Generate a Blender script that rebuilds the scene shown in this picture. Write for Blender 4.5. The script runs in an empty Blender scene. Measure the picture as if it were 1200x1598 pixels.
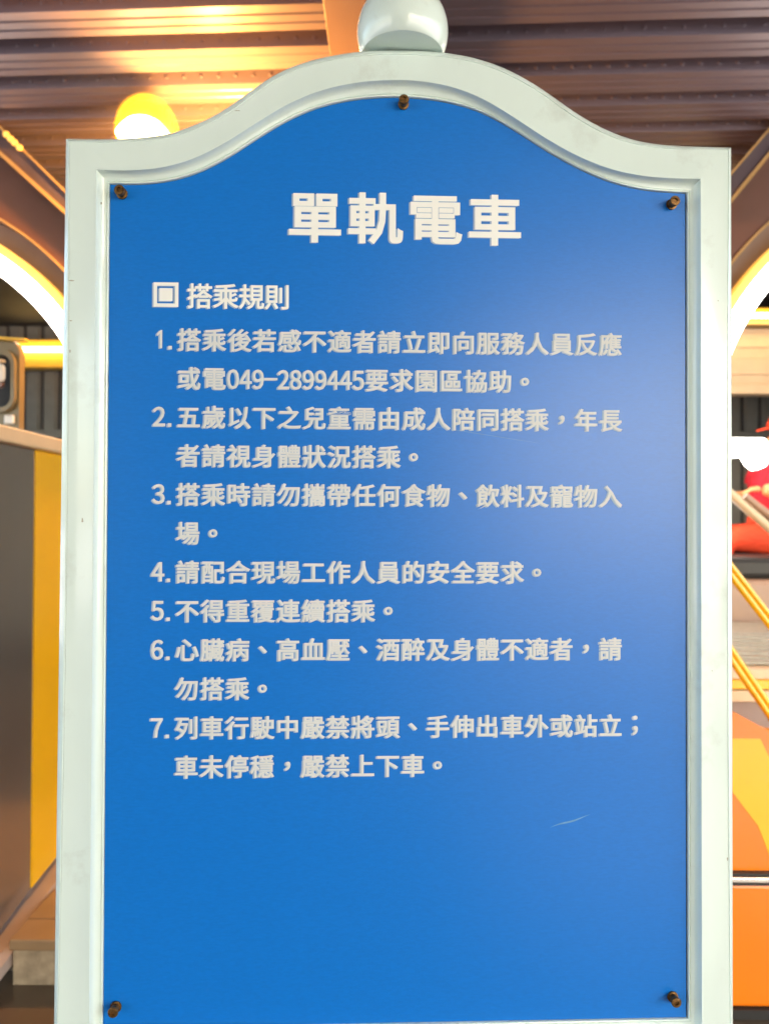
import bpy, bmesh, math, random
import numpy as np
from mathutils import Vector, Matrix
random.seed(7)
R = math.radians
C = bpy.context.scene.collection
scn = bpy.context.scene

# ---------------------------------------------------------------- camera, sky, sun, exposure
ZC = 1.4                                   # eye height
CAM = (-0.0586, -1.0224, ZC - 0.001)
cd = bpy.data.cameras.new('camera'); cam = bpy.data.objects.new('camera', cd); C.objects.link(cam)
cd.sensor_fit = 'VERTICAL'; cd.sensor_height = 36.0; cd.lens = 36.0 * 1200 / 1598
cd.clip_start = 0.05; cd.clip_end = 3000
yaw, pit, rol = R(-1.965), R(0.7276), R(0.211)
fw = Vector((-math.sin(yaw) * math.cos(pit), math.cos(yaw) * math.cos(pit), math.sin(pit)))
rt0 = Vector((math.cos(yaw), math.sin(yaw), 0)); up0 = rt0.cross(fw)
rt = rt0 * math.cos(rol) + up0 * math.sin(rol); up = up0 * math.cos(rol) - rt0 * math.sin(rol)
M = Matrix((rt, up, -fw)).transposed().to_4x4(); M.translation = Vector(CAM)
cam.matrix_world = M
cd.dof.use_dof = True; cd.dof.focus_distance = 1.04; cd.dof.aperture_fstop = 4.8
scn.camera = cam

SUN_EL, SUN_AZ = R(40), R(157)             # azimuth measured from +Y towards +X : behind the camera, to the right
w = bpy.data.worlds.new('World'); scn.world = w; w.use_nodes = True
nt = w.node_tree; bg = nt.nodes['Background']
sky = nt.nodes.new('ShaderNodeTexSky'); sky.sky_type = 'NISHITA'; sky.sun_disc = False
sky.sun_elevation = SUN_EL; sky.sun_rotation = SUN_AZ; sky.air_density = 1.3; sky.dust_density = 3.0; sky.ozone_density = 0.6
nt.links.new(sky.outputs[0], bg.inputs[0]); bg.inputs[1].default_value = 0.15
sl = bpy.data.lights.new('sun', 'SUN'); sl.energy = 3.0; sl.angle = R(0.5); sl.color = (1.0, 0.93, 0.82)
so = bpy.data.objects.new('sun', sl); C.objects.link(so)
sd = Vector((math.sin(SUN_AZ) * math.cos(SUN_EL), math.cos(SUN_AZ) * math.cos(SUN_EL), math.sin(SUN_EL)))
so.rotation_euler = sd.to_track_quat('Z', 'Y').to_euler(); so.location = sd * 60
scn.view_settings.view_transform = 'Standard'; scn.view_settings.look = 'None'
scn.view_settings.exposure = 2.55; scn.view_settings.gamma = 1.0

# ---------------------------------------------------------------- materials
def mat(name, col, rough=0.5, metal=0.0, coat=0.0, var=0.08, scale=8.0, bump=0.0, bscale=60.0, stretch=(1, 1, 1), emit=None, es=0.0, spec=0.5, dirt=None, dscale=3.0, damt=0.5, dlo=0.62, coat_rough=0.08):
    m = bpy.data.materials.new(name); m.use_nodes = True
    t = m.node_tree; b = t.nodes['Principled BSDF']; L = t.links.new
    tc = t.nodes.new('ShaderNodeTexCoord'); mp = t.nodes.new('ShaderNodeMapping'); mp.inputs['Scale'].default_value = stretch
    L(tc.outputs['Object'], mp.inputs['Vector'])
    n = t.nodes.new('ShaderNodeTexNoise'); n.inputs['Scale'].default_value = scale; n.inputs['Detail'].default_value = 5
    L(mp.outputs[0], n.inputs['Vector'])
    r = t.nodes.new('ShaderNodeMapRange'); r.inputs['To Min'].default_value = 1 - var; r.inputs['To Max'].default_value = 1 + var
    r.inputs['From Min'].default_value = .25; r.inputs['From Max'].default_value = .75
    L(n.outputs['Fac'], r.inputs['Value'])
    mx = t.nodes.new('ShaderNodeMix'); mx.data_type = 'RGBA'; mx.blend_type = 'MULTIPLY'; mx.inputs['Factor'].default_value = 1
    mx.inputs[6].default_value = (*col, 1); L(r.outputs[0], mx.inputs[7])
    out = mx.outputs[2]
    if dirt:
        n2 = t.nodes.new('ShaderNodeTexNoise'); n2.inputs['Scale'].default_value = dscale; n2.inputs['Detail'].default_value = 9; n2.inputs['Roughness'].default_value = .65
        L(tc.outputs['Object'], n2.inputs['Vector'])
        r2 = t.nodes.new('ShaderNodeMapRange'); r2.inputs['From Min'].default_value = dlo; r2.inputs['From Max'].default_value = dlo + .16; r2.inputs['To Max'].default_value = damt
        L(n2.outputs['Fac'], r2.inputs['Value'])
        m2 = t.nodes.new('ShaderNodeMix'); m2.data_type = 'RGBA'; L(r2.outputs[0], m2.inputs['Factor']); L(out, m2.inputs[6]); m2.inputs[7].default_value = (*dirt, 1)
        out = m2.outputs[2]
    L(out, b.inputs['Base Color'])
    b.inputs['Roughness'].default_value = rough; b.inputs['Metallic'].default_value = metal
    b.inputs['Specular IOR Level'].default_value = spec
    b.inputs['Coat Weight'].default_value = coat; b.inputs['Coat Roughness'].default_value = coat_rough
    if bump:
        n3 = t.nodes.new('ShaderNodeTexNoise'); n3.inputs['Scale'].default_value = bscale; n3.inputs['Detail'].default_value = 4
        L(mp.outputs[0], n3.inputs['Vector'])
        bp = t.nodes.new('ShaderNodeBump'); bp.inputs['Strength'].default_value = bump; bp.inputs['Distance'].default_value = 0.002
        L(n3.outputs['Fac'], bp.inputs['Height']); L(bp.outputs[0], b.inputs['Normal'])
    if emit:
        b.inputs['Emission Color'].default_value = (*emit, 1); b.inputs['Emission Strength'].default_value = es
    return m

m_frame = mat('pale_mint_gloss_paint', (.72, .84, .80), .24, coat=.7, var=.03, scale=14, bump=.09, bscale=30, stretch=(1, 1, .35), dirt=(.45, .47, .42), dscale=11, damt=.40, dlo=.575)
m_panel = mat('blue_print', (.0006, .165, .62), .33, var=.06, scale=420, bump=.03, bscale=500, stretch=(.3, 1, 1), spec=.58)
m_title = mat('white_vinyl', (.88, .89, .86), .45, var=.02)
m_text = mat('greyish_cream_vinyl', (.66, .68, .69), .5, var=.03)
m_ghost = mat('pale_blue_reflection', (.33, .47, .66), .45, var=.03)  # reflection of the letters, painted as a pale offset copy
m_scratch = mat('pale_scratch', (.14, .33, .60), .6, var=.3, scale=60)
m_bolt = mat('rusty_brass', (.20, .105, .035), .42, .75, var=.5, scale=160, bump=.3, bscale=300, dirt=(.05, .02, .01), dscale=180, damt=.8, dlo=.5)
m_wood = mat('raw_board', (.35, .25, .15), .7)
m_deck = mat('painted_steel_deck', (.185, .155, .195), .38, .25, var=.12, scale=3, bump=.05, bscale=30, stretch=(.3, 1, 1))
m_beam = mat('brown_steel', (.30, .20, .15), .45, .1, var=.1, scale=4)
m_arch = mat('brown_arch_panel', (.17, .085, .062), .35, var=.1, scale=3, coat=.3)
m_brace = mat('dark_mauve_steel', (.13, .10, .115), .4, .2, var=.1)
m_trim = mat('ochre_trim', (.50, .33, .13), .4, var=.1)
m_soffit = mat('taupe_soffit', (.25, .20, .18), .5, var=.1)
m_led = mat('white_led', (.9, .9, .9), .4, emit=(1, .96, .88), es=2.2)
m_amber = mat('amber_led', (.9, .6, .2), .4, emit=(1, .45, .06), es=.22)
m_warm = mat('warm_led', (.9, .9, .8), .4, emit=(1, .74, .30), es=2.6)
m_fascia = mat('cream_fascia', (.72, .55, .36), .4, var=.05)
m_yfascia = mat('yellow_fascia', (.75, .46, .05), .4, var=.05)
m_ribwall = mat('grey_ribbed_sheet', (.20, .21, .20), .5, .2, var=.1)
m_far_shade = mat('far_roof_shade', (.035, .033, .04), .7, var=.1)  # near-black colour stands in for the unlit far roof
m_dark = mat('charcoal_gap', (.03, .03, .035), .6)
m_steel = mat('brushed_steel', (.75, .73, .70), .22, 1.0, var=.05)
m_black = mat('black_rubber', (.02, .02, .02), .5)
m_orange = mat('orange_gloss_paint', (.95, .22, .004), .22, coat=.6, var=.04, scale=3)
m_yellow = mat('yellow_gloss_paint', (.95, .53, .008), .25, coat=.5, var=.04, scale=3)
m_cream = mat('cream_paint', (.80, .62, .40), .35, var=.05)
m_glossdark = mat('dark_gloss_panel', (.42, .42, .41), .22, .85, coat=.3, var=.1, scale=2, coat_rough=.15)
m_mauve = mat('taupe_skirting', (.34, .27, .24), .55, var=.1)
m_beige = mat('olive_beige_moulding', (.20, .16, .085), .4, var=.06, coat=.2)
m_white = mat('white_plastic', (.82, .82, .80), .35, var=.03)
m_stone = mat('mottled_granite', (.36, .29, .20), .7, var=.35, scale=26, bump=.3, bscale=40)
m_tread = mat('brown_tread', (.30, .20, .11), .5, var=.15)
m_floor = mat('brown_floor_tile', (.11, .08, .052), .28, var=.15, scale=2.5, bump=.05, bscale=8)
m_plaza = mat('pale_paving', (.55, .53, .50), .8, var=.1, scale=1.5)
m_wall = mat('dark_wall', (.04, .038, .036), .8, var=.1)
m_pale = mat('pale_orange_paint', (.95, .36, .08), .25, coat=.5, var=.04)
m_pink = mat('pinkish_moulding', (.50, .33, .24), .45, var=.06)
m_mesh = mat('grey_tread_plate', (.42, .40, .34), .55, .2, var=.15, scale=40, bump=.4, bscale=90)
m_skin = mat('skin', (.66, .31, .13), .5, var=.06)
m_red = mat('red_cloth', (.60, .015, .035), .8, var=.15, scale=14, bump=.3, bscale=11, stretch=(1, 1, .4))
m_redorange = mat('orange_red_cloth', (.78, .06, .015), .8, var=.15, scale=14, bump=.3, bscale=11, stretch=(.5, 1, 1))
for m_ in (m_red, m_redorange):
    for n_ in m_.node_tree.nodes:
        if n_.type == 'BUMP': n_.inputs['Distance'].default_value = .03; n_.inputs['Strength'].default_value = .9
m_hair = mat('dark_hair', (.03, .02, .015), .6)
m_halo = mat('yellow_halo', (.9, .6, .05), .3, emit=(1, .40, .0), es=.42)
m_bulb = mat('lamp_bulb', (1, 1, .9), .3, emit=(1, .80, .42), es=4.0)

t_ = m_halo.node_tree; b_ = t_.nodes['Principled BSDF']      # glow around the lamp, built as an emissive shell fading towards its rim
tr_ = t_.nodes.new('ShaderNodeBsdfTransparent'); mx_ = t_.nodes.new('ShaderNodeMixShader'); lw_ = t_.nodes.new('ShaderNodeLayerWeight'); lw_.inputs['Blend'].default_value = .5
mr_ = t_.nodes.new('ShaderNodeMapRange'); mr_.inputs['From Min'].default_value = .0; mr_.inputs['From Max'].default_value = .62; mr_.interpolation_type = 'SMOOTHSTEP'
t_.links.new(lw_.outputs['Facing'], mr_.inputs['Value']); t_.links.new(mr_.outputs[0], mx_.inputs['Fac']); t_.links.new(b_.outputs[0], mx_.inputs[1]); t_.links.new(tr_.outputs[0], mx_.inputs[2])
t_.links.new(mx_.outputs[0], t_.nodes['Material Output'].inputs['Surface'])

# ---------------------------------------------------------------- helpers
AB = R(2.5)                                # the hall's axis, turned a little from the sign's
def B(u, d, z):                            # hall coordinates: u right of the eye, d ahead of it
    return Vector((CAM[0] + u * math.cos(AB) + d * math.sin(AB), CAM[1] - u * math.sin(AB) + d * math.cos(AB), z))

def link(name, me, m, parent=None):
    o = bpy.data.objects.new(name, me); C.objects.link(o)
    for k in (m if isinstance(m, (list, tuple)) else [m]):
        if k and k.name not in [x.name for x in me.materials if x]: me.materials.append(k)
    if parent: o.parent = parent
    return o
def mesh_bm(name, bm, smooth=None):
    bmesh.ops.recalc_face_normals(bm, faces=bm.faces)
    me = bpy.data.meshes.new(name); bm.to_mesh(me); bm.free()
    if smooth:
        for p in me.polygons: p.use_smooth = True
        me.set_sharp_from_angle(angle=R(smooth))
    return me
def tag(o, label=None, cat=None, group=None, kind=None):
    for k, v in (('label', label), ('category', cat), ('group', group), ('kind', kind)):
        if v: o[k] = v
    return o
class Thing:
    def __init__(s, name, label, cat, base, group=None, hall=True):
        s.b = Vector(base); s.o = bpy.data.objects.new(name, None); C.objects.link(s.o)
        s.o.location = B(*base) if hall else s.b
        if hall: s.o.rotation_euler = (0, 0, -AB)
        s.o.empty_display_size = .1
        tag(s.o, label, cat, group)
    def part(s, name, bm, m, parent=None, smooth=None, label=None):
        bmesh.ops.translate(bm, verts=bm.verts, vec=-s.b)
        o = link(name, mesh_bm(name, bm, smooth), m, parent or s.o)
        if label: o['label'] = label
        return o
def box(bm, x0, x1, y0, y1, z0, z1, bev=0):
    r = bmesh.ops.create_cube(bm, size=1)
    for v in r['verts']:
        v.co = Vector((x0 + (v.co.x + .5) * (x1 - x0), y0 + (v.co.y + .5) * (y1 - y0), z0 + (v.co.z + .5) * (z1 - z0)))
    if bev:
        es = list({e for v in r['verts'] for e in v.link_edges})
        bmesh.ops.bevel(bm, geom=es, offset=bev, segments=2, affect='EDGES', profile=.5)
    return bm
def nb(): return bmesh.new()
def bx(*a, bev=0): return box(nb(), *a, bev=bev)
def tube(bm, pts, r, n=12, r2=None):
    pts = [Vector(p) for p in pts]; rings = []
    for i, p in enumerate(pts):
        t = (pts[min(i + 1, len(pts) - 1)] - pts[max(i - 1, 0)]).normalized()
        a = t.cross(Vector((0, 0, 1)) if abs(t.z) < .9 else Vector((1, 0, 0))).normalized(); b = t.cross(a)
        rr = r if r2 is None else r + (r2 - r) * i / (len(pts) - 1)
        rings.append([bm.verts.new(p + (a * math.cos(k * math.tau / n) + b * math.sin(k * math.tau / n)) * rr) for k in range(n)])
    for a, b in zip(rings, rings[1:]):
        for k in range(n): bm.faces.new((a[k], a[(k + 1) % n], b[(k + 1) % n], b[k]))
    bm.faces.new(rings[0]); bm.faces.new(rings[-1][::-1])
    return bm
def lathe(bm, prof, c, n=32, axis='Z'):
    c = Vector(c); rings = []
    for r, h in prof:
        if r < 1e-6: rings.append([bm.verts.new(c + (Vector((0, 0, h)) if axis == 'Z' else Vector((0, h, 0))))])
        else:
            rings.append([bm.verts.new(c + (Vector((r * math.cos(k * math.tau / n), r * math.sin(k * math.tau / n), h)) if axis == 'Z'
                         else Vector((r * math.cos(k * math.tau / n), h, r * math.sin(k * math.tau / n))))) for k in range(n)])
    for a, b in zip(rings, rings[1:]):
        for k in range(n):
            if len(a) == 1 and len(b) == 1: continue
            if len(a) == 1: bm.faces.new((a[0], b[(k + 1) % n], b[k]))
            elif len(b) == 1: bm.faces.new((a[k], a[(k + 1) % n], b[0]))
            else: bm.faces.new((a[k], a[(k + 1) % n], b[(k + 1) % n], b[k]))
    if len(rings[0]) > 1: bm.faces.new(rings[0][::-1])
    if len(rings[-1]) > 1: bm.faces.new(rings[-1])
    return bm
def prism(bm, pts, ext):                    # closed polygon (3D points) swept along a vector
    ext = Vector(ext); a = [bm.verts.new(Vector(p)) for p in pts]; b = [bm.verts.new(Vector(p) + ext) for p in pts]
    n = len(a); bm.faces.new(a); bm.faces.new(b[::-1])
    for k in range(n): bm.faces.new((a[k], b[k], b[(k + 1) % n], a[(k + 1) % n]))
    return bm

# ---------------------------------------------------------------- ground, roof, far walls
g = nb(); box(g, -400, 400, -400, 600, -.3, -.012)
tag(link('ground', mesh_bm('ground', g), m_plaza), kind='structure')
FL = Thing('floor', None, None, (0, 0, 0)); FL.o['kind'] = 'structure'
T = .6                                       # floor tiles, each its own slab, near the camera's view
tm = bx(.003, T - .003, .003, T - .003, -.011, 0, bev=.0015); tme = mesh_bm('floor_tile', tm)
FL.part('floor_bed', bx(-9, 9, -9.6, 9.6, -.2, -.008), m_dark)
for i in range(-9, 11):
    for j in range(-3, 12):
        o = link('floor_tile', tme, m_floor, FL.o); o.location = (i * T, j * T, 0)

ZR = 3.70                                    # underside of the deck
RF = Thing('station_roof', 'brown ribbed steel roof deck overhead, its undersides orange beside the lamp', 'roof', (0, 0, ZR))
P = .262 * 2.3 / 2.0; NR = 45
def deck_mesh():
    bm = nb(); L0, L1 = -6.0, 6.0
    w = P * .60                               # low flange, then the open flute
    prof = [(0, 0), (w * .26, 0), (w * .30, .006), (w * .35, .006), (w * .39, 0), (w * .61, 0), (w * .65, .006), (w * .70, .006), (w * .74, 0), (w, 0), (w + .012, .085), (P - .012, .085), (P, 0)]
    a = [bm.verts.new((L0, y, z)) for y, z in prof]; b = [bm.verts.new((L1, y, z)) for y, z in prof]
    for k in range(len(a) - 1): bm.faces.new((a[k], b[k], b[k + 1], a[k + 1]))
    x = -3.2                                  # pressed dimples along the web that faces the viewer
    while x < 3.6:
        c = Vector((x, P - .0055, .040)); r = .013
        ring = [bm.verts.new(c + Vector((r * 1.2 * math.cos(t * math.tau / 8), 0, r * math.sin(t * math.tau / 8)))) for t in range(8)]
        tip = bm.verts.new(c + Vector((0, -.006, 0)))
        for t in range(8): bm.faces.new((ring[t], ring[(t + 1) % 8], tip))
        x += .092
    return mesh_bm('deck_rib', bm)
dm = deck_mesh()
D0 = 3.065 - P * 34
for k in range(NR):
    o = link('deck_rib', dm, m_deck, RF.o); o.location = (0, D0 + k * P, 0)
RF.part('roof_sheet', bx(-6.1, 6.1, D0 - .1, D0 + NR * P + .1, ZR + .086, ZR + .2), m_dark)
RF.o.rotation_euler.z -= R(2.4)
DB, DE = D0, 9.4

RF.part('added_far_shade_board', bx(-6.0, 6.0, D0 + NR * P + .002, 9.4, ZR - .02, ZR + .08), m_far_shade)  # dark board added where the far roof is only in shade
BMT = Thing('steel_beam', 'orange lit steel roof beam running back above the white ball', 'beam', (-.08, 3, ZR - .20))
BMT.part('flange', bx(-.285, .02, 1.3, 5.6, ZR - .20, ZR - .185, bev=.003), m_beam)
BMT.part('web', bx(-.140, -.126, 1.3, 5.6, ZR - .1848, ZR - .016), m_beam)
BMT.part('flange', bx(-.285, .02, 1.3, 5.6, ZR - .0155, ZR - .0005, bev=.003), m_beam)

# far ribbed wall
WD = 9.0
FW = Thing('ribbed_wall', 'grey ribbed metal wall at the far end of the hall', 'wall', (0, WD, 0))
rbm = nb(); prism(rbm, [(0, WD, 0), (.03, WD - .035, 0), (.15, WD - .035, 0), (.18, WD, 0)], (0, 0, ZR - .01)); rme = None
FW.part('wall_sheet', bx(-6, 6, WD + .001, WD + .1, 0, ZR - .005), m_dark)
r0 = FW.part('wall_rib', rbm, m_ribwall); r0.location = (-5.95, 0, 0)
for k in range(1, 58):
    o = r0.copy(); C.objects.link(o); o.location = (-5.95 + k * .205, 0, 0)
FW.part('cross_rail', bx(-6, 6, WD - .10, WD - .036, 2.36, 2.46, bev=.005), m_ribwall)

# side walls, and an unseen wall added behind the viewer to shape the glare
def hallwall(name, label, boxes, base):
    t = Thing(name, label, 'wall', base)
    for b in boxes: t.part('wall_panel', bx(*b), m_wall)
hallwall('glare_wall', 'unseen dark wall added behind the viewer, its wide opening shaping the glare on the sign',
         [(-4.4, 2.0, DB - .2, DB, 0, ZR), (2.0, 6.0, DB - .2, DB, 0, .75)], (0, DB, 0))
hallwall('left_side_wall', 'dark wall along the left track', [(-6.2, -6.0, 4.0, 9.3, 0, ZR)], (-6.1, 6, 0))
hallwall('right_side_wall', 'dark wall along the right track', [(6.0, 6.2, 3.0, 9.3, 0, ZR)], (6.1, 6, 0))

# ---------------------------------------------------------------- arches over the two tracks
def ring(bm, cu, cz, d0, d1, r0, r1, a0=0, a1=180, n=64, legs=0.0):
    prof = []
    for k in range(n + 1):
        a = R(a0 + (a1 - a0) * k / n); prof.append((math.cos(a), math.sin(a), 0))
    if legs: prof = [(1, 0, -legs)] + prof + [(-1, 0, -legs)]
    rows = []
    for c, s, dz in prof:
        rows.append([bm.verts.new((cu + c * r, d, cz + s * r + dz)) for r, d in ((r0, d0), (r1, d0), (r1, d1), (r0, d1))])
    for a, b in zip(rows, rows[1:]):
        for k in range(4): bm.faces.new((a[k], a[(k + 1) % 4], b[(k + 1) % 4], b[k]))
    bm.faces.new(rows[0]); bm.faces.new(rows[-1][::-1])
    return bm
S = 4.6 / 1200
zz = lambda y, d: ZC + (814 - y) / 1200 * d
def arch(cu, cz, label, bulbs, brace):
    d = 4.6; lg = cz
    t = Thing('track_arch', label, 'arch', (cu, d, 0), 'arches over the two tracks')
    def rg(name, a, b, y0, y1, m): return t.part(name, ring(nb(), cu, cz, d + y0, d + y1, a * S, b * S, legs=lg), m, smooth=40)
    rg('light_tube', 387, 414, .00, .06, m_led)
    rg('glow_strip', 414.3, 428, .005, .12, m_amber)
    rg('soffit', 428.3, 459, .10, .5, m_soffit)
    rg('arch_face', 459.3, 552, -.05, .5, m_arch)
    rg('trim', 459.1, 462.5, -.065, -.052, m_trim)
    db_ = 4.42
    def bar(name, pts, dd, th, m): t.part(name, prism(nb(), [((x - 610) / 1200 * db_, db_ + dd, zz(y, db_)) for x, y in pts], (0, th, 0)), m)
    (a, b, c, e) = brace
    bar('brace', [a, b, e, c], 0, .10, m_brace)
    for (p_, q_), w_ in (((a, b), 5), ((c, e), 8)):
        bar('trim', [(p_[0], p_[1] - w_ * .5), (q_[0], q_[1] - w_ * .5), (q_[0], q_[1] + w_ * .5), (p_[0], p_[1] + w_ * .5)], -.025, .024, m_trim)
    if bulbs:
        for x in (6, 13, 19, 27):
            c = ((x - 610) / 1200 * db_, db_ - .04, zz(205 + x * .98, db_))
            t.part('light_bulb', lathe(nb(), [(0, -.02), (.016, -.012), (.02, 0), (.016, .012), (0, .02)], c, 10), m_amber, smooth=60)
arch(-3.23, 1.67, 'brown arch with a white light tube at the left edge, lit orange by the lamp', True, ((-90, 115), (180, 379), (-90, 162), (180, 405)))
arch(3.40, 1.86, 'dark brown arch with a white light tube beside the right of the sign', False, ((1120, 289), (1280, 101), (1120, 332), (1280, 134)))

# ---------------------------------------------------------------- lit fascias
fl = Thing('lit_fascia', 'yellow fascia with a light strip on the far ribbed wall at left', 'fascia', (-4.2, 8.9, 3.2))
fl.part('fascia_board', bx(-5.2, -1.2, 8.70, 8.88, 3.14, 3.46, bev=.01), m_yfascia)
fl.part('light_strip', tube(nb(), [(-4.30, 8.64, 3.335), (-1.3, 8.64, 3.335)], .028), m_warm)
fr = Thing('lit_fascia', 'cream ridged fascia under a yellow light strip to the right of the sign', 'fascia', (4, 7, 2.6))
zz = lambda y, d: ZC + (814 - y) / 1200 * d
for y0, y1 in ((512, 528), (529, 541), (542, 557), (558, 583), (584, 597), (598, 613)):
    fr.part('fascia_board', bx(2.2, 6.0, 7.0 + random.uniform(-.008, .008), 7.16, zz(y1, 7), zz(y0 - 0.95, 7), bev=.006), m_fascia)
fr.part('top_rail', bx(2.2, 6.0, 6.9, 7.16, zz(509, 7), zz(503, 7), bev=.006), m_trim)
fr.part('light_strip', tube(nb(), [(2.3, 6.84, zz(498, 7)), (5.9, 6.84, zz(498, 7))], .024), m_warm)
fr.part('top_board', bx(2.2, 6.0, 6.95, 7.16, zz(501, 7), zz(481, 7), bev=.006), m_yfascia)

# ---------------------------------------------------------------- lamp above the left shoulder of the sign
dl = 4.0; k_ = dl / 1200
LB = ((217 - 610) * k_, dl, ZC + (814 - 206) * k_)
lp = Thing('lamp_post', 'glaring amber lamp shining above the left shoulder of the sign', 'lamp', (LB[0], LB[1], 0))
db = dl - .12; kb = db / 1200; BB = ((218 - 610) * kb, db, ZC + (814 - 207) * kb)
lp.part('bulb', lathe(nb(), [(0, -26 * kb), (20 * kb, -22 * kb), (36 * kb, -11 * kb), (42 * kb, -1 * kb), (36 * kb, 8 * kb), (28 * kb, 17 * kb), (16 * kb, 24 * kb), (0, 27 * kb)], BB, 28), m_bulb, smooth=80)
lp.part('halo_shell', lathe(nb(), [(56 * k_ * math.cos(a), 64 * k_ * math.sin(a)) for a in np.linspace(R(-60), R(90), 24)], (LB[0] + 6 * k_, LB[1], LB[2] + 2 * k_), 40), m_halo, smooth=80)  # added shell standing in for the glow around the bulb
lp.part('post', tube(nb(), [(LB[0], LB[1], 0), (LB[0], LB[1], LB[2] - 48 * k_)], .03, 16), m_beam, smooth=60)
ld = bpy.data.lights.new('lamp_light', 'POINT'); ld.energy = 54; ld.color = (1, .42, .08); ld.shadow_soft_size = .08
lo = bpy.data.objects.new('lamp_light', ld); C.objects.link(lo); lo.parent = lp.o; lo.location = (.36, -.05, LB[2] - .28)

# ---------------------------------------------------------------- left carriage
LC = Thing('open_carriage', 'dark glossy carriage side with cream sill and yellow door post at the left edge', 'carriage', (-1.2, 2.6, 0))
# side wall runs away from the viewer; bottom edge rises slightly
def wallpoly(d0, d1, z00, z01, ztop, x0, x1):
    return prism(nb(), [(x0, d0, z00), (x0, d1, z01), (x0, d1, ztop), (x0, d0, ztop)], (x1 - x0, 0, 0))
LX = -1.2
LC.part('side_panel', wallpoly(1.75, 2.572, .03, .17, 1.636, LX - .06, LX), m_glossdark)
LC.part('door_post', wallpoly(2.575, 3.3, .172, .25, 1.636, LX - .06, LX + .004), m_yellow)
LC.part('sill', bx(LX - .22, LX + .03, 1.75, 3.35, 1.638, 1.688, bev=.008), m_cream)
LC.part('skirting', prism(nb(), [(LX + .05, 1.75, 0.0), (LX + .075, 3.3, .148), (LX + .075, 3.3, .252), (LX + .02, 1.75, .025)], (-.12, 0, 0)), m_mauve)
def rrect(x0, x1, z0, z1, r, n=6):
    pts = []
    for cx, cz, a in ((x1 - r, z1 - r, 0), (x0 + r, z1 - r, 90), (x0 + r, z0 + r, 180), (x1 - r, z0 + r, 270)):
        for k in range(n + 1):
            t = R(a + 90 * k / n); pts.append((cx + r * math.cos(t), cz + r * math.sin(t)))
    return pts
def holed(x0, x1, z0, z1, ro, hx0, hx1, hz0, hz1, rh, y0, y1):
    bm = nb(); A = rrect(x0, x1, z0, z1, ro); H = rrect(hx0, hx1, hz0, hz1, rh); n = len(A)
    L = [[bm.verts.new((p[0], y, p[1])) for p in Q] for Q, y in ((A, y0), (H, y0), (H, y1), (A, y1))]
    for a, b in zip(L, L[1:] + L[:1]):
        for k in range(n): bm.faces.new((a[k], a[(k + 1) % n], b[(k + 1) % n], b[k]))
    return bm
d = 3.5; U = lambda px, d: (px - 610) / 1200 * d
CB = Thing('carriage_cab', 'beige rounded cab wall with a window opening above the cream sill at the left edge', 'cab', (-2.3, d, 0))
CB.part('cab_wall', holed(-3.1, U(25, d), .9, zz(528, d), .07, -2.95, U(17, d), zz(642, d), zz(553, d), .05, d, d + .05), m_beige, smooth=30)
CB.part('window_frame', holed(-2.97, U(22, d), zz(646, d), zz(546, d), .07, -2.90, U(16, d), zz(638, d), zz(556, d), .045, d - .03, d - .002), m_beige, smooth=30)
CB.part('window_pane', bx(-2.96, U(24, d), d + .053, d + .058, zz(641, d), zz(552, d)), m_dark)
CB.part('roof_trim', prism(nb(), [(-3.1, d - .04, zz(500, d)), (U(40, d), d - .04, zz(531, d)), (U(40, d), d - .04, zz(535, d)), (-3.1, d - .04, zz(506, d))], (0, .04, 0)), m_yfascia)
LBX = Thing('control_box', 'small white control box inside the beige cab window at the left edge', 'box', (U(5, d), d - .05, zz(606, d)))
LBX.part('box_body', bx(U(-30, d), U(10, d), d - .06, d - .035, zz(600, d), zz(571, d), bev=.02), m_white)
LBX.part('box_lid', bx(U(-30, d), U(10, d), d - .065, d - .034, zz(570, d), zz(565, d), bev=.006), m_cream)
LBX.part('bracket', prism(nb(), [(U(-20, d), d - .06, zz(601, d)), (U(9, d), d - .06, zz(601, d)), (U(8, d), d - .06, zz(607, d)), (U(-4, d), d - .06, zz(612, d)), (U(-20, d), d - .06, zz(636, d))], (0, .024, 0)), m_arch)
NB = Thing('notice_plate', 'small pale plate on the beige cab wall below its window', 'plate', (U(10, d), d, zz(660, d)))
NB.part('plate', bx(U(4, d), U(20, d), d - .02, d - .002, zz(664, d), zz(649, d), bev=.008), m_white)

# step beside the carriage
ST = Thing('stone_step', 'mottled stone step with a brown nosing at the lower left', 'step', (-1.0, 2.6, 0))
ST.part('stone_block', bx(-1.135, -.2, 2.32, 3.4, 0, .115, bev=.004), m_stone)
ST.part('nosing', bx(-1.135, -.2, 2.295, 2.42, .116, .150, bev=.006), m_tread)
ST.part('tread', bx(-1.135, -.2, 2.424, 3.4, .116, .1485), m_tread)

# ---------------------------------------------------------------- right carriage, rails, passenger
OC = Thing('orange_carriage', 'glossy orange carriage front with a silver stripe at the lower right', 'carriage', (1.4, 2.2, 0))
d = 2.2
ZS = lambda y: ZC + (814 - y) / 1200 * d
OC.part('lower_panel', bx(.86, 2.3, d, d + .5, .03, ZS(1373), bev=.01), m_orange)
OC.part('upper_panel', prism(nb(), [(.86, d + .012, ZS(1354)), (2.3, d + .012, ZS(1354)), (2.3, d + .012, ZS(1330)), (U(1260, d), d + .012, ZS(1172)), (U(1150, d), d + .012, ZS(1112)), (.86, d + .012, ZS(1100))], (0, .3, 0)), m_orange)
OC.part('trim_strip', bx(.86, 2.3, d - .018, d + .4, ZS(1367), ZS(1358), bev=.004), m_steel)
OC.part('gasket', bx(.86, 2.3, d - .008, d + .4, ZS(1372.6), ZS(1367.4)), m_black)
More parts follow.
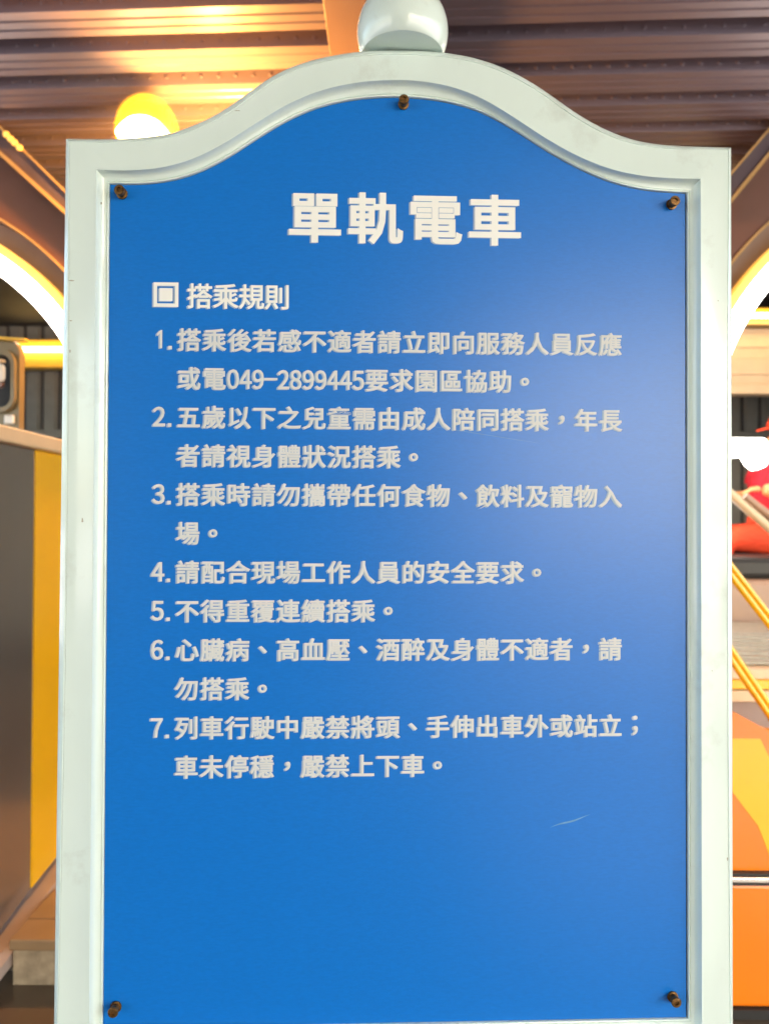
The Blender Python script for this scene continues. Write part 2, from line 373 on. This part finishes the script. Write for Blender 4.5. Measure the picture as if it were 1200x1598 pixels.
OC.part('gasket', bx(.86, 2.3, d - .008, d + .4, ZS(1357.6), ZS(1354.3)), m_black)
OC.part('kick_strip', bx(.86, 2.3, d - .01, d + .5, .002, .029), m_black)
OC.part('yellow_reflection', prism(nb(), [(U(1140, d), d + .0105, ZS(1150)), (U(1184, d), d + .0105, ZS(1150)), (U(1236, d), d + .0105, ZS(1260)), (U(1236, d), d + .0105, ZS(1353.5)), (U(1207, d), d + .0105, ZS(1353.5)), (U(1180, d), d + .0105, ZS(1285)), (U(1140, d), d + .0105, ZS(1232))], (0, .003, 0)), m_yellow)  # reflection of the yellow rail, painted on as a flat patch
PF = Thing('boarding_step', 'grey ribbed boarding step with white and yellow edges behind the yellow rails', 'step', (1.5, 3.0, 0))
d = 3.0
PF.part('step_body', bx(1.0, 3.2, d + .02, d + .9, 0, zz(1064, d)), m_mauve)
PF.part('yellow_edge', bx(1.0, 3.2, d, d + .5, zz(1072, d), zz(1057, d), bev=.004), m_yellow)
PF.part('white_edge', bx(1.0, 3.2, d - .02, d + .5, zz(1090, d), zz(1073, d), bev=.004), m_cream)
PF.part('white_edge', bx(1.0, 3.2, d - .01, d + .5, zz(1056, d), zz(1040, d), bev=.006), m_cream)
for k in range(7):
    PF.part('tread_bar', bx(1.0, 3.2, d + .06 + k * .06, d + .105 + k * .06, zz(1039, d), zz(1033, d) + k * .008, bev=.003), m_mesh)
PF.part('riser', bx(1.0, 3.2, d + .5, d + .9, zz(1039, d), zz(985, d + .5)), m_mesh)
SB = Thing('bench_box', 'pinkish brown moulded bench box below the person in red', 'bench', (2.2, 4.2, 0))
d = 4.2
SB.part('bench_front', bx(1.5, 3.4, d, d + 1.3, .0, zz(902, d), bev=.03), m_pink)
SB.part('bench_seat', bx(1.5, 3.4, d + .02, d + 1.3, zz(901.5, d), zz(868, d), bev=.03), m_black)
RA = Thing('yellow_handrail', 'upper pair of slanting yellow tubes to the right of the sign', 'handrail', (U(1175, 2.6), 2.6, 0), 'slanting yellow handrails')
d = 2.6
def rails(t, segs, r, m=m_yellow):
    for (x0, y0), (x1, y1) in segs: t.part('rail_tube', tube(nb(), [(U(x0, d), d, zz(y0, d)), (U(x1, d), d, zz(y1, d))], r), m, smooth=60)
rails(RA, [((1100, 834), (1262, 1044)), ((1100, 849), (1262, 1059))], .0112)
RB = Thing('yellow_handrail', 'lower pair of slanting yellow tubes above the orange carriage', 'handrail', (U(1175, 2.6), 2.6, 0), 'slanting yellow handrails')
rails(RB, [((1100, 957), (1262, 1194)), ((1100, 973), (1262, 1210))], .0112)
for t, x, y in ((RA, 1255, 1040), (RB, 1258, 1232)):
    t.part('post', tube(nb(), [(U(x, d), d + .03, 0), (U(x, d), d + .03, zz(y, d))], .02), m_yellow, smooth=60)
RC = Thing('lap_bar', 'cream and brown lap bar slanting in front of the person in red', 'bar', (U(1180, 4.3), 4.3, 0))
d = 4.3
rails(RC, [((1130, 764), (1262, 880))], .026, m_cream)
rails(RC, [((1158, 772), (1262, 852))], .02, m_pink)
RC.part('bar_pad', tube(nb(), [(U(1168, d), d + .03, zz(789, d)), (U(1262, d), d + .03, zz(862, d))], .016), m_arch, smooth=60)
RC.part('bar_post', tube(nb(), [(U(1258, d), d + .04, .6), (U(1258, d), d + .04, zz(866, d))], .03), m_cream, smooth=60)
WL = Thing('bright_white_object', 'glaring white rounded object in front of the chest of the person in red', 'lamp', (U(1165, 4.5), 4.5, 1.6))  # unidentified white object; its brightness is emission put into the material
d = 4.5
WL.part('white_body', prism(nb(), [(U(1120, d), d, zz(682, d)), (U(1188, d), d, zz(682, d)), (U(1194, d), d, zz(688, d)), (U(1197, d), d, zz(716, d)), (U(1190, d), d, zz(726, d)), (U(1178, d), d, zz(731, d)), (U(1168, d), d, zz(724, d)), (U(1160, d), d, zz(710, d)), (U(1140, d), d, zz(712, d)), (U(1120, d), d, zz(712, d))], (0, .08, 0)), m_led)
WL.part('steel_arm', tube(nb(), [(U(1130, d), d + .04, zz(712, d)), (U(1130, d), d + .04, zz(900, d))], .015), m_steel, smooth=60)

# seated person, one skinned body, facing left
def skinned(name, verts, edges, rad, m, parent, lvl=2):
    me = bpy.data.meshes.new(name); me.from_pydata(verts, edges, [])
    o = bpy.data.objects.new(name, me); C.objects.link(o)
    md = o.modifiers.new('skin', 'SKIN'); md.use_smooth_shade = True
    for i, r in enumerate(rad):
        sv = me.skin_vertices[0].data[i]; sv.radius = r if isinstance(r, tuple) else (r, r); sv.use_root = (i == 0)
    s = o.modifiers.new('sub', 'SUBSURF'); s.levels = lvl; s.render_levels = lvl
    bpy.context.view_layer.update()
    dg = bpy.context.evaluated_depsgraph_get()
    m2 = bpy.data.meshes.new_from_object(o.evaluated_get(dg)); bpy.data.objects.remove(o)
    m2.materials.clear()
    for p in m2.polygons: p.use_smooth = True
    return link(name, m2, m, parent)
dP = 4.95
pb = (U(1196, dP), dP, zz(852, dP))
PE = Thing('person', 'seated person in a red shirt and red cap with one bare forearm forward', 'person', pb)
PE.o.location = B(pb[0] + .055, pb[1], pb[2])
def q(px, py, dd=0): return (U(px, dP) - pb[0], dd, zz(py, dP) - pb[2])
V = [q(1200, 842), q(1200, 800), q(1196, 752), q(1200, 722), q(1206, 705), q(1207, 690), q(1207, 672), q(1206, 656),
     q(1185, 838, -.10), q(1092, 838, -.12), q(1096, 940, -.12), q(1076, 948, -.12),
     q(1185, 838, .10), q(1092, 838, .12), q(1096, 940, .12), q(1076, 948, .12),
     q(1196, 728, -.17), q(1205, 776, -.23), q(1158, 766, -.22), q(1146, 764, -.21),
     q(1196, 728, .17), q(1205, 776, .23), q(1158, 772, .20), q(1146, 772, .19)]
Ed = [(0, 1), (1, 2), (2, 3), (3, 4), (4, 5), (5, 6), (6, 7), (0, 8), (8, 9), (9, 10), (10, 11), (0, 12), (12, 13), (13, 14), (14, 15), (3, 16), (16, 17), (17, 18), (18, 19), (3, 20), (20, 21), (21, 22), (22, 23)]
Rd = [.14, .13, (.14, .15), .12, .055, .07, .10, .07, .09, .065, .045, .035, .09, .065, .045, .035, .07, .056, .046, .038, .07, .056, .046, .038]
body = skinned('body', V, Ed, Rd, m_skin, PE.o)
# hands: palm with five fingers
for sgn, py in ((-1, 764), (1, 772)):
    hv = [q(1146, py, sgn * .205)]; he = []; hr = [.03]
    c0 = Vector(hv[0])
    for k, (dy, ln) in enumerate(((-.03, .075), (-.01, .085), (.01, .08), (.03, .065))):
        i = len(hv); hv += [tuple(c0 + Vector((-.04, dy, .0))), tuple(c0 + Vector((-.04 - ln * .55, dy, -.008))), tuple(c0 + Vector((-.04 - ln * .9, dy, -.03)))]
        he += [(0, i), (i, i + 1), (i + 1, i + 2)]; hr += [.013, .0095, .008]
    i = len(hv); hv += [tuple(c0 + Vector((-.015, -.04 * sgn, .012))), tuple(c0 + Vector((-.05, -.055 * sgn, .005)))]; he += [(0, i), (i, i + 1)]; hr += [.012, .009]
    skinned('hand', hv, he, hr, m_skin, PE.o, 1)
V2 = [q(1200, 832), q(1200, 800), q(1196, 752), q(1200, 723), q(1196, 730, -.17), q(1202, 757, -.215), q(1196, 730, .17), q(1202, 757, .215)]
skinned('shirt', V2, [(0, 1), (1, 2), (2, 3), (3, 4), (4, 5), (3, 6), (6, 7)], [.175, .18, (.20, .20), .125, .088, .075, .088, .075], m_red, PE.o)
V3 = [q(1200, 843), q(1185, 838, -.10), q(1110, 838, -.12), q(1095, 846, -.12), q(1096, 925, -.12), q(1185, 838, .10), q(1110, 838, .12), q(1095, 846, .12), q(1096, 925, .12)]
skinned('trousers', V3, [(0, 1), (1, 2), (2, 3), (3, 4), (0, 5), (5, 6), (6, 7), (7, 8)], [.155, .115, .09, .085, .065, .115, .09, .085, .065], m_redorange, PE.o)
cz = zz(667, dP); cu = U(1208, dP)
PE.part('cap', lathe(nb(), [(.112, 0), (.112, .03), (.095, .075), (.06, .10), (0, .11)], (cu, dP, cz), 24), m_redorange, smooth=60)
PE.part('cap_peak', prism(nb(), [(cu - .08, dP - .075, cz + .004), (cu - .15, dP - .06, cz - .012), (cu - .185, dP, cz - .022), (cu - .15, dP + .06, cz - .012), (cu - .08, dP + .075, cz + .004)], (0, 0, .012)), m_redorange)
PE.part('hair', lathe(nb(), [(.095, -.05), (.108, -.02), (.109, -.001)], (cu + .02, dP, cz), 20), m_hair, smooth=60)
PE.part('nose', lathe(nb(), [(0, -.03), (.016, -.015), (.012, .01), (0, .03)], (cu - .105, dP, cz - .075), 8), m_skin, smooth=60)
for sgn in (-1, 1):
    PE.part('eye', lathe(nb(), [(0, -.010), (.012, 0), (0, .010)], (cu - .088, dP + sgn * .035, cz - .045), 8), m_black, smooth=60)
    PE.part('ear', lathe(nb(), [(0, -.03), (.018, -.01), (.02, .012), (0, .03)], (cu + .01, dP + sgn * .1, cz - .06), 10), m_skin, smooth=60)
PE.part('mouth', bx(cu - .096, cu - .08, dP - .025, dP + .025, cz - .118, cz - .112), m_red)

# ---------------------------------------------------------------- the sign
SG = Thing('notice_board', 'blue notice board of riding rules in an arched pale mint frame topped by a ball', 'sign', (0, .02, 0), hall=False)
outer = [(-.448, .5065), (-.4066, .5065), (-.345, .5105), (-.306, .5175), (-.2807, .5275), (-.2386, .5497), (-.2133, .5690), (-.1753, .5970), (-.1328, .6165), (-.0901, .6275), (-.0601, .6325), (-.0258, .6350), (.012, .6358), (.0561, .6340), (.1037, .6262), (.1472, .6105), (.1907, .5863), (.2344, .5559), (.2694, .5366), (.3044, .5230), (.344, .5155), (.388, .5135), (.449, .5130)]
face = [(-.4055, .4630), (-.3644, .4624), (-.3224, .4666), (-.2804, .4790), (-.2383, .5010), (-.1961, .5292), (-.1538, .5559), (-.1112, .5746), (-.0685, .5856), (-.0256, .5908), (.0174, .5910), (.0606, .5850), (.1039, .5700), (.1473, .5453), (.1908, .5175), (.2344, .4941), (.2781, .4775), (.322, .4688), (.3659, .4661), (.4035, .4660)]
pane = [(-.3925, .4500), (-.3557, .4500), (-.3174, .4545), (-.2833, .4640), (-.2406, .4851), (-.1979, .5140), (-.155, .5410), (-.1118, .5601), (-.0685, .5705), (-.0251, .5752), (.0185, .5750), (.0622, .5700), (.1061, .5580), (.1501, .5355), (.1942, .5079), (.2384, .4841), (.2827, .4660), (.3272, .4558), (.3717, .4525), (.3905, .4520)]
def curve(pts, n):
    x = np.array([p[0] for p in pts]); y = np.array([p[1] for p in pts])
    m = np.gradient(y, x); xs = np.linspace(x[0], x[-1], n); i = np.clip(np.searchsorted(x, xs) - 1, 0, len(x) - 2)
    h = x[i + 1] - x[i]; t = (xs - x[i]) / h
    ys = (2 * t**3 - 3 * t**2 + 1) * y[i] + (t**3 - 2 * t**2 + t) * h * m[i] + (-2 * t**3 + 3 * t**2) * y[i + 1] + (t**3 - t**2) * h * m[i + 1]
    for _ in range(3): ys[2:-2] = (ys[1:-3] + 2 * ys[2:-2] + ys[3:-1]) / 4
    return list(zip(xs, ys))
NT = 90; ZB = -.672
def loop(pts, zb, sx=0):
    c = curve(pts, NT); (xl, zl), (xr, zr) = c[0], c[-1]
    ns = 8
    return [Vector((x, 0, ZC + z)) for x, z in c + [(xr, zr + (zb - zr) * k / ns) for k in range(1, ns)] + [(xr + (xl - sx - xr) * k / ns, zb) for k in range(0, ns)] + [(xl - sx * (1 - k / ns), zb + (zl - zb) * k / ns) for k in range(0, ns)]]
LO, LF, LP = loop(outer, ZB - .062, .0055), loop(face, ZB - .013), loop(pane, ZB)
st = [(0, 0, .046), (0, 0, .007), (0, .0006, .0064), (0, .0082, .0003), (0, .0092, 0), (0, .0098, .0010), (0, .0108, .0010), (0, .0114, 0), (1, -.003, 0), (1, -.0012, -.0007), (1, .0004, -.0006)]
cove = [(.10, .003), (.20, .0065), (.36, .0092), (.55, .0106), (.76, .0112), (.79, .0126), (.84, .0126), (.87, .0112), (.96, .0116), (1.0, .0130), (1.0, .0185), (1.0, .046)]
bm = nb(); rows = []
for k in range(len(LO)):
    o, f, p = LO[k], LF[k], LP[k]; dv = (f - o).normalized(); col = []
    for base, off, y in st:
        c = (o if base == 0 else f) + dv * off; col.append(bm.verts.new((c.x, y, c.z)))
    for t, y in cove:
        c = f + (p - f) * t; col.append(bm.verts.new((c.x, y, c.z)))
    rows.append(col)
for a, b in zip(rows, rows[1:] + rows[:1]):
    n = len(a)
    for k in range(n): bm.faces.new((a[k], a[(k + 1) % n], b[(k + 1) % n], b[k]))
SG.part('frame', bm, m_frame, smooth=28)
def plate(pts, shrink, y0, y1, xr=0):
    bm = nb(); cen = Vector((0, 0, ZC)); L = []
    for v in pts:
        L.append((v.x - math.copysign(shrink, v.x) - (xr if v.x > .38 else 0), v.z - shrink * (1 if v.z > ZC else -1)))
    return prism(bm, [(x, y0, z) for x, z in L], (0, y1 - y0, 0))
YP = .0142
panel = SG.part('panel', plate(LP, .0008, YP, .018, xr=.0016), m_panel)
SG.part('back_board', plate(LP, .0006, .0190, .0455), m_wood)
SG.part('finial', lathe(nb(), [(.0545, -.030)] + [(.0625 * math.cos(a), .0625 * math.sin(a)) for a in np.linspace(R(-28), R(89), 26)] + [(0, .0625)], (-.0005, .022, ZC + .668), 48), m_frame, smooth=40)
for s in (-1, 1):
    SG.part('leg', bx(s * .36 - .03, s * .36 + .03, .006, .044, 0, ZC + ZB - .063, bev=.003), m_frame)
def bolt(x, z, tx=0, tz=0, ln=.012):
    c = Vector((x, YP, ZC + z)); b = SG.part('bolt', lathe(nb(), [(.0074, -.0012), (.0074, -.003), (.0052, -.0035), (.0052, -ln)], c, 16, 'Y'), m_bolt, smooth=40)
    bmh = lathe(nb(), [(.0054, -ln + .0005), (.0066, -ln + .0002), (.0070, -ln - .002), (.0062, -ln - .0034), (.0034, -ln - .0036), (.0031, -ln - .0012), (0, -ln - .0012)], c, 16, 'Y')
    h = SG.part('bolt_head', bmh, m_bolt, b, smooth=40)
    b.rotation_euler = (0, 0, 0)
for x, z in ((-.3755, .4365), (.3685, .4355), (.0005, .5655), (-.3750, -.6425), (.3690, -.6425)): bolt(x, z)

# lettering: glyph outlines turned into thin raised faces, each line one mesh
LINES = ['搭乘後若感不適者請立即向服務人員反應', '或電049-2899445要求園區協助。', '五歲以下之兒童需由成人陪同搭乘，年長', '者請視身體狀況搭乘。', '搭乘時請勿攜帶任何食物、飲料及寵物入', '場。', '請配合現場工作人員的安全要求。', '不得重覆連續搭乘。', '心臟病、高血壓、酒醉及身體不適者，請', '勿搭乘。', '列車行駛中嚴禁將頭、手伸出車外或站立；', '車未停穩，嚴禁上下車。']
NUM = {0: '1', 2: '2', 4: '3', 6: '4', 7: '5', 8: '6', 10: '7'}
TITLE, HEAD = '單軌電車', '搭乘規則'
def glyphs(chars, off):
    tmp = {}
    for ch in chars:
        c = bpy.data.curves.new('glyph', 'FONT'); c.body = ch; c.size = 1; c.bevel_depth = off; c.bevel_resolution = 0; c.fill_mode = 'FRONT'; c.resolution_u = 3
        o = bpy.data.objects.new('glyph', c); C.objects.link(o); tmp[ch] = o
    bpy.context.view_layer.update(); dg = bpy.context.evaluated_depsgraph_get(); out = {}
    for ch, o in tmp.items():
        me = bpy.data.meshes.new_from_object(o.evaluated_get(dg))
        out[ch] = ([(v.co.x, v.co.y, v.co.z) for v in me.vertices], [tuple(p.vertices) for p in me.polygons])
        cu = o.data; bpy.data.objects.remove(o); bpy.data.curves.remove(cu); bpy.data.meshes.remove(me)
    return out
G1 = glyphs(set(''.join(LINES) + ''.join(chr(0xFEE0 + ord(c)) for c in '0123456789')) - set('0123456789'), .020)
one = [(-.13, .22), (.03, .36), (.11, .36), (.11, -.37), (0, -.37), (0, .22), (-.13, .11)]
G1[chr(0xFEE0 + ord('1'))] = (one, [(0, 6, 5), (0, 5, 2, 1), (5, 4, 3, 2)])
G2 = glyphs(set(TITLE), .022); G3 = glyphs(set(HEAD), .017)
FW_ = {c: chr(0xFEE0 + ord(c)) for c in '0123456789'}
def put(V, F, MI, g, cx, cz, sx, sz, ctr, mi, dx=0, dz=0, y=0):
    vs, fs = g; n = len(V)
    if ctr is None:
        xs = [v[0] for v in vs]; ys = [v[1] for v in vs]; ctr = ((min(xs) + max(xs)) / 2, (min(ys) + max(ys)) / 2)
    for v in vs: V.append((cx + dx + (v[0] - ctr[0]) * sx, y - (.00012 * v[2] / .017 if len(v) > 2 else 0), ZC + cz + dz + (v[1] - ctr[1]) * sz))
    F += [tuple(n + i for i in f) for f in fs]; MI += [mi] * len(fs)
def textline(name, items, mt, gx=-.0022, gz=-.0007):
    """items: (glyph, x, z, sx, sz, centre); the pale double edge paints the reflection of the letters as an offset copy"""
    V, F, MI = [], [], []
    for it in items: put(V, F, MI, *it, 1, gx, gz, YP - .0003)
    for it in items: put(V, F, MI, *it, 0, 0, 0, YP - .0009)
    V = [tuple(Vector(v) - SG.b) for v in V]
    me = bpy.data.meshes.new(name); me.from_pydata(V, [], F); me.materials.append(mt); me.materials.append(m_ghost)
    me.polygons.foreach_set('material_index', MI); me.update()
    bm = bmesh.new(); bm.from_mesh(me)
    for f in bm.faces:
        if f.normal.y > 0: f.normal_flip()
    bmesh.ops.delete(bm, geom=[v for v in bm.verts if not v.link_faces], context='VERTS')
    bm.to_mesh(me); bm.free()
    o = bpy.data.objects.new(name, me); C.objects.link(o); o.parent = panel; return o
def sqr(a, b): return ([(-a, -b), (a, -b), (a, b), (-a, b)], [(0, 1, 2, 3)])
CX0, CPX, RZ0, RPZ = -.2851, .0335165, .2420, .051845
EM = .0320; CC = (.5, .38)
for r, s in enumerate(LINES):
    col = 0.0; z = RZ0 - RPZ * r; items = []
    for ch in s:
        x = CX0 + CPX * col
        if ch in '0123456789-':
            x = CX0 + CPX * (col - .25); items.append((G1[FW_[ch]], x, z - .0006, .0268, .0335, None) if ch != '-' else (sqr(.0088, .0016), x, z, 1, 1, (0, 0))); col += .5
        else:
            items.append((G1[ch], x, z, EM, EM, None if ch in '。，、；' else CC)); col += 1
    if r in NUM:
        items.append((G1[FW_[NUM[r]]], -.3245, z + .0003, .0285, .0335, None)); items.append((sqr(.0024, .0024), -.3105, z - .0110, 1, 1, (0, 0)))
    textline('text_line', items, m_text)
textline('title_line', [(G2[ch], -.1182 + k * .0813, .4098, .0755, .0720, (.5, .375)) for k, ch in enumerate(TITLE)], m_title)
textline('heading_line', [(G3[ch], -.2715 + k * .0345, .3010, .0350, .0355, CC) for k, ch in enumerate(HEAD)], m_title)
def sq(a, b=None):
    if b is None: return ([(-a, -a), (a, -a), (a, a), (-a, a)], [(0, 1, 2, 3)])
    return ([(-a, -a), (a, -a), (a, a), (-a, a), (-b, -b), (b, -b), (b, b), (-b, b)], [(0, 1, 5, 4), (1, 2, 6, 5), (2, 3, 7, 6), (3, 0, 4, 7)])
textline('square_mark', [(sq(.0165, .0118), -.3165, .3022, 1, 1, (0, 0)), (sq(.0088), -.3165, .3022, 1, 1, (0, 0))], m_title)
# long thin scuffs on the print
def scuff(pts, wd):
    bm = nb(); n = len(pts)
    a = [bm.verts.new((x, YP - .0002, ZC + z + wd * math.sin(math.pi * (k + .1) / (n - .8)))) for k, (x, z) in enumerate(pts)]
    b = [bm.verts.new((x, YP - .0002, ZC + z - wd * math.sin(math.pi * (k + .1) / (n - .8)))) for k, (x, z) in enumerate(pts)]
    for k in range(n - 1): bm.faces.new((a[k], a[k + 1], b[k + 1], b[k]))
    return bm
SG.part('scuff', scuff([(.202 + .055 * k / 8, -.4135 + .0165 * k / 8 + .0008 * math.sin(k)) for k in range(9)], .0012), m_scratch, panel)
SG.part('scuff', scuff([(.03 + .16 * k / 10, .130 - .024 * k / 10) for k in range(11)], .0003), m_scratch, panel)

# small worn spots in the frame's paint
m_chip = mat('bare_worn_spot', (.36, .36, .29), .7, var=.4, scale=300)
for x, z, rx, rz in ((-.4195, -.0005, .0016, .0042), (-.3985, .418, .0018, .0020), (-.4365, .315, .0040, .0010), (-.4370, .262, .0022, .0009), (-.4375, .222, .0012, .0024), (.4385, -.452, .0012, .0030), (.427, .30, .0010, .0010), (-.2205, .545, .0050, .0008), (.418, -.20, .0008, .0009)):
    bm = nb(); n = 9
    vs = [bm.verts.new((x + rx * math.cos(t * math.tau / n) * random.uniform(.55, 1.1), -.00035, ZC + z + rz * math.sin(t * math.tau / n) * random.uniform(.55, 1.1))) for t in range(n)]
    bm.faces.new(vs); SG.part('paint_chip', bm, m_chip)
